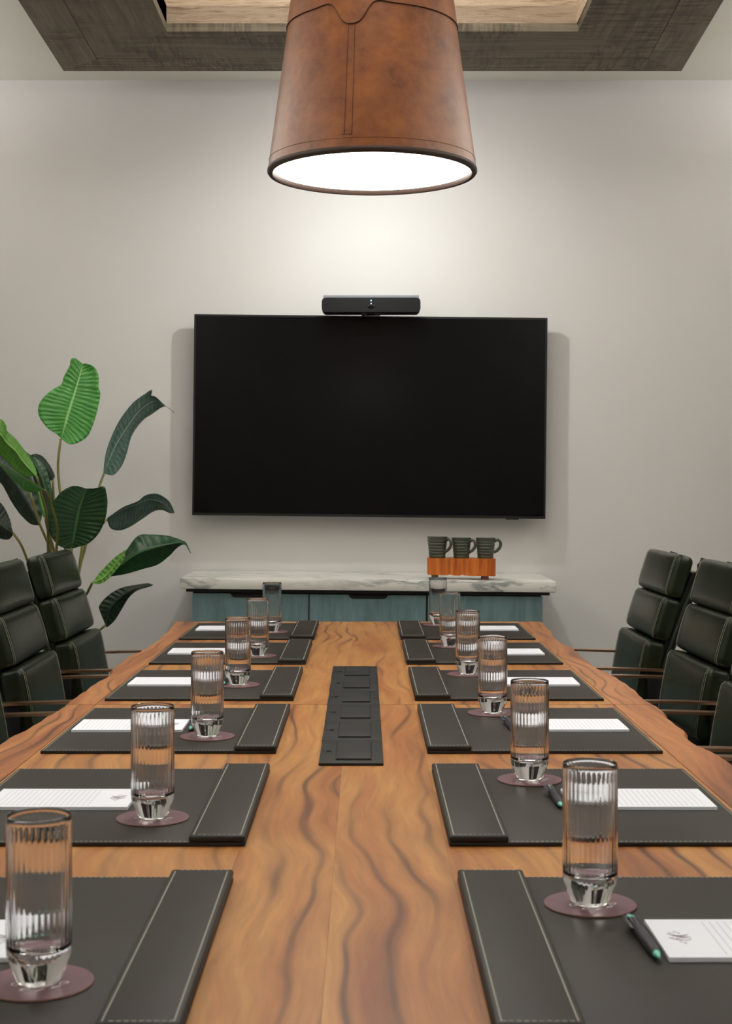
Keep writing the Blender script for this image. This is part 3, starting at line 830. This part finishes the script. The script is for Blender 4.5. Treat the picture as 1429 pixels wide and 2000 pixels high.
bm = bmesh.new(); lathe(bm, [(0, zB+.002), (R0-.03, zB+.002), (R0-.0135, zB+.0045), (R0-.0135, zB+.009), (0, zB+.009)], 96, LX, LD)
part(link('diffuser', bm, M_disc, None, True, .8), pl)
bm = bmesh.new(); lathe(bm, [(0, zB+HT-.004), (R1-.012, zB+HT-.004), (R1-.012, zB+HT), (0, zB+HT)], 64, LX, LD); part(link('top_plate', bm, M_tan_dark), pl)
bm = bmesh.new(); tube(bm, [(LX, LD, zB+HT), (LX, LD, 3.40)], .009, 12); lathe(bm, [(0,3.385),(.06,3.385),(.065,3.392),(.065,3.419),(0,3.419)], 32, LX, LD)
part(link('stem', bm, M_brass, None, True, .6), pl)

# accent spotlight hung from the coffer's far timber, behind the pendant; washes the wall above the television
SX, SY, SZ = .03, 5.22, EYE+1.2
spo = empty('accent_spotlight', (SX, SY, SZ)); tag(spo, 'small accent spotlight on a thin rod behind the leather pendant lamp', 'spotlight')
bm = bmesh.new(); tube(bm, [(SX, SY-.02, SZ+.05), (SX, SY-.02, ZC)], .005, 8); part(link('rod', bm, M_black, None, True), spo)
aim = Vector((0, .7, -.52)).normalized(); c0 = Vector((SX, SY, SZ))
bm = bmesh.new(); tube(bm, [c0-aim*.10+Vector((0,0,.0)), c0-aim*.09, c0-aim*.005], [.02,.028,.03], 20); part(link('head', bm, M_black, None, True, .6), spo)
bm = bmesh.new(); tube(bm, [c0-aim*.005, c0-aim*.002], .026, 20); part(link('spot_lens', bm, M_spotlens), spo)
sl = bpy.data.lights.new('accent_beam', 'SPOT'); sl.energy = SPOT_LIGHT; sl.color = (.98,1,.96); sl.spot_size = math.radians(172); sl.spot_blend = .7; sl.shadow_soft_size = .03
so = bpy.data.objects.new('accent_beam', sl); C.objects.link(so); so.location = c0+aim*.01; so.rotation_euler = aim.to_track_quat('-Z', 'Y').to_euler()

# ------------------------------------------------------------------ plant
PLX, PLY = -1.13, 5.45
plant = empty('potted_plant', (PLX, PLY, 0)); tag(plant, 'tall potted plant with broad paddle leaves in the corner behind the chairs', 'plant')
def leaf(Ledge, mid, Redge, D, m, n=26, c=7, foldL=.03, foldR=.03, tip=0., rip=.0022, ripn=13, droop=0):
    def lift(pts, f):
        q = catmull([(x, y, 0) for x, y in pts], n)
        return [P(p.x, p.y, D+f*math.sin(PI*i/(n-1))**.6+tip*(i/(n-1))**1.5) for i, p in enumerate(q)]
    Ls, Ms, Rs = lift(Ledge, foldL), lift(mid, 0), lift(Redge, foldR)
    bm = bmesh.new(); uvl = bm.loops.layers.uv.new('UVMap')
    rows = []; uvs = {}
    for i in range(n):
        row = []
        for k in range(-c, c+1):
            u = abs(k)/c
            # side veins run slightly forward: sample the midrib a little behind the edge
            p = Ms[i].lerp((Ls if k < 0 else Rs)[i], u)
            wdt = ((Ls if k < 0 else Rs)[i]-Ms[i]).length
            p = p + Vector((0, rip*.9*math.sin(i/(n-1)*ripn*2*PI+u*1.5+.8*math.sin(i*.37))*min(1, u*3)*(1-u*.3)+.10*wdt*math.sin(u*PI), 0))
            v = bm.verts.new(p); row.append(v); uvs[v] = ((k/c+1)/2, i/(n-1))
        rows.append(row)
    for A_, B2 in zip(rows, rows[1:]):
        for k in range(2*c):
            f = bm.faces.new((A_[k], A_[k+1], B2[k+1], B2[k]))
            for lp in f.loops: lp[uvl].uv = uvs[lp.vert]
    bmesh.ops.remove_doubles(bm, verts=bm.verts, dist=.0001)
    o = link('leaf', bm, m, None, True, 'keep'); part(o, plant)
    s_ = o.modifiers.new('thickness', 'SOLIDIFY'); s_.thickness = .0012
    return o
def Z2(*pts): return [(x/3.5725, 680+y/3.5714) for x, y in pts]
def Z8(*pts): return [(x/6.4538, 820+y/6.4538) for x, y in pts]
def Z6(*pts): return [(60+x/8.931, 690+y/8.931) for x, y in pts]
N_ = 64
leaf(Z6((530,1480),(420,1390),(300,1310),(170,1150),(125,1000),(160,860),(260,730),(400,620),(530,545),(580,400),(680,210),(690,130),(740,80),(800,100),(900,180)),
     Z6((530,1490),(640,1100),(760,700),(850,400),(905,190)),
     Z6((545,1500),(640,1570),(730,1585),(860,1540),(1000,1430),(1100,1200),(1170,950),(1210,700),(1180,600),(1180,400),(1130,270),(1060,210),(960,180),(905,182)),
     5.50, M_leafA, 110, foldL=.05, foldR=-.05, ripn=22, tip=.03)
leaf(Z2((722,868),(740,730),(790,590),(850,480),(930,380),(1010,320),(1060,290),(1050,330),(1085,340),(1150,400),(1215,447)),
     Z2((725,872),(745,820),(800,690),(880,560),(960,450),(1030,390),(1090,368),(1150,402),(1215,449)),
     Z2((728,874),(765,885),(800,880),(850,820),(885,730),(920,610),(990,510),(1060,460),(1150,407),(1215,451)),
     5.60, M_leafC, 90, foldL=-.03, foldR=.04, ripn=22)
leaf(Z2((745,1188),(860,1110),(960,1070),(1010,1030),(1070,1015),(1120,1025),(1180,1070),(1215,1140)),
     Z2((745,1195),(850,1125),(950,1088),(1030,1055),(1100,1065),(1160,1100),(1215,1150)),
     Z2((748,1200),(770,1255),(830,1272),(900,1250),(980,1200),(1070,1140),(1130,1130),(1180,1150),(1215,1153)),
     5.5, M_leafC, 90, foldL=-.02, foldR=.05, ripn=20)
leaf(Z2((500,1400),(470,1400),(400,1370),(340,1280),(330,1180),(360,1090),(420,1010),(480,970),(530,960),(600,980)),
     Z2((500,1400),(520,1290),(550,1130),(580,1040),(605,980)),
     Z2((502,1400),(540,1388),(620,1360),(690,1290),(735,1190),(750,1080),(740,1000),(725,965),(660,978),(608,980)),
     5.2, M_leafB, 90, foldL=.06, foldR=.05, ripn=18, tip=-.04, rip=.0018)
leaf(Z2((775,1592),(820,1500),(880,1410),(960,1310),(1050,1300),(1180,1310),(1280,1345),(1300,1360),(1330,1425)),
     Z2((775,1592),(860,1500),(960,1430),(1080,1390),(1200,1365),(1280,1362),(1330,1430)),
     Z2((775,1593),(880,1575),(1000,1540),(1100,1510),(1180,1450),(1240,1390),(1290,1372),(1332,1432)),
     5.35, M_leafB, 70, foldL=.05, foldR=.03, ripn=12, rip=.0012, tip=-.05)
leaf(Z2((645,1635),(700,1560),(800,1460),(878,1405)),
     Z2((650,1638),(735,1590),(810,1500),(880,1408)),
     Z2((655,1640),(690,1645),(740,1622),(800,1560),(860,1480),(880,1410)),
     5.33, M_leafD, 60, foldL=.02, foldR=.0, ripn=10)
leaf(Z2((735,1930),(695,1830),(695,1790),(760,1720),(850,1670),(950,1650),(1030,1640),(1068,1650)),
     Z2((738,1935),(760,1830),(830,1750),(920,1690),(1068,1651)),
     Z2((740,1940),(750,1945),(800,1900),(850,1820),(900,1740),(960,1690),(1040,1665),(1068,1652)),
     5.45, M_leafE, 70, foldL=.03, foldR=.03, ripn=14)
leaf(Z8((458,712),(400,716),(320,712),(200,640),(100,540),(0,440),(-90,330),(-150,150)),
     Z8((460,715),(350,590),(260,480),(200,390),(90,290),(0,170),(-150,40)),
     Z8((462,712),(465,680),(440,590),(380,480),(300,370),(200,240),(90,140),(80,80),(40,10),(0,-10),(-80,-20),(-150,30)),
     5.12, M_leafD, 80, foldL=.03, foldR=.05, ripn=18, tip=-.1)
leaf(Z8((565,883),(400,776),(200,656),(100,595),(0,535),(-150,440)),
     Z8((565,885),(400,790),(200,672),(100,608),(0,544),(-150,442)),
     Z8((562,888),(520,885),(450,908),(360,908),(280,860),(200,780),(100,680),(0,570),(-150,446)),
     5.05, M_leafA, 70, foldL=-.01, foldR=.05, ripn=14, tip=-.1)
leaf(Z8((490,1330),(400,1320),(320,1260),(230,1160),(130,1010),(40,840),(-60,700),(-150,420)),
     Z8((490,1330),(400,1150),(250,900),(100,700),(-150,400)),
     Z8((495,1328),(525,1240),(525,1100),(480,900),(400,720),(250,560),(60,440),(-150,380)),
     5.38, M_leafE, 50, ripn=10)
leaf(Z8((600,1190),(560,1050),(470,860),(380,640),(318,400)),
     Z8((600,1195),(600,1000),(540,780),(440,560),(320,398)),
     Z8((605,1190),(660,1060),(665,1000),(650,860),(610,680),(570,580),(480,490),(380,440),(322,398)),
     5.42, M_leafB, 50, ripn=12, rip=.001)
leaf(Z8((660,760),(600,760),(520,640),(440,540),(395,440)),
     Z8((665,755),(620,650),(540,540),(460,470),(398,438)),
     Z8((670,752),(692,710),(660,630),(620,560),(550,470),(470,430),(400,436)),
     5.52, M_leafE, 50, ripn=12, rip=.001)
leaf(Z8((165,1430),(150,1470),(100,1510),(0,1495),(-120,1420),(-220,1250)),
     Z8((168,1430),(50,1360),(-40,1300),(-120,1220),(-220,1080)),
     Z8((170,1425),(150,1370),(130,1270),(70,1130),(0,1040),(-100,1000),(-220,1060)),
     5.40, M_leafE, 50, ripn=12)
leaf(Z8((572,1235),(540,1215),(500,1100),(460,930),(440,880)),
     Z8((576,1235),(560,1180),(525,1080),(480,900),(445,878)),
     Z8((580,1232),(592,1195),(560,1100),(520,920),(450,876)),
     5.30, M_leafA, 40, ripn=6, rip=.001)
def stem(pts, D0, D1, r0=.0045, r1=.0065):
    n = len(pts); base = Vector((PLX+random.uniform(-.04,.04), PLY+random.uniform(-.04,.04), .46))
    w_ = [P(x, y, D0+(D1-D0)*i/(n-1)) for i, (x, y) in enumerate(pts)]+[base]
    q = catmull(w_, 30); bm = bmesh.new(); tube(bm, q, [r0+(r1-r0)*(i/29) for i in range(30)], 10)
    part(link('stem', bm, M_stem, None, True), plant)
stem([(118.5,857),(114.7,887),(113,916),(116,950),(120,985),(128,1080),(132,1180)], 5.50, 5.47)
stem([(203.5,924),(193,953),(178,1010),(166,1070),(152,1130)], 5.60, 5.5)
stem([(25.6,1041.6),(40,1062),(50,1085),(66,1130),(90,1190)], 5.40, 5.45)
stem([(59,962),(66.6,990),(77.5,1023),(90,1052),(99,1077),(115,1150)], 5.36, 5.4)
stem([(87,957),(94,968),(101,990),(110,1022),(113,1050),(110,1080),(118,1160)], 5.05, 5.3)
stem([(71.6,931),(80,962),(90,1000),(94,1040),(95,1085),(112,1160)], 5.12, 5.35)
stem([(140,1072),(139,1085),(138,1120),(136,1180)], 5.2, 5.35)
stem([(208.5,1014),(185,1040),(163,1062),(158,1085),(148,1150)], 5.5, 5.45)
stem([(180.5,1138),(172,1155),(158,1190)], 5.33, 5.4)
stem([(206,1221),(190,1235),(160,1260)], 5.45, 5.45)
stem([(93,1005),(97,1040),(101,1085),(116,1160)], 5.42, 5.45)
stem([(89,1011),(92,1030),(106,1078),(120,1160)], 5.3, 5.4)
stem([(103,937),(108,1000),(128,1075),(126,1160)], 5.52, 5.5)
bm = bmesh.new(); lathe(bm, [(0,.0),(.13,0),(.15,.01),(.19,.40),(.2,.42),(.2,.44),(.185,.44),(.18,.40),(0,.395)], 48, PLX, PLY)
part(link('pot', bm, M_pot, None, True, .7), plant)
bm = bmesh.new(); lathe(bm, [(0,.43),(.1,.425),(.181,.415),(.181,.40),(0,.40)], 32, PLX, PLY); part(link('soil', bm, M_soil, None, True), plant)
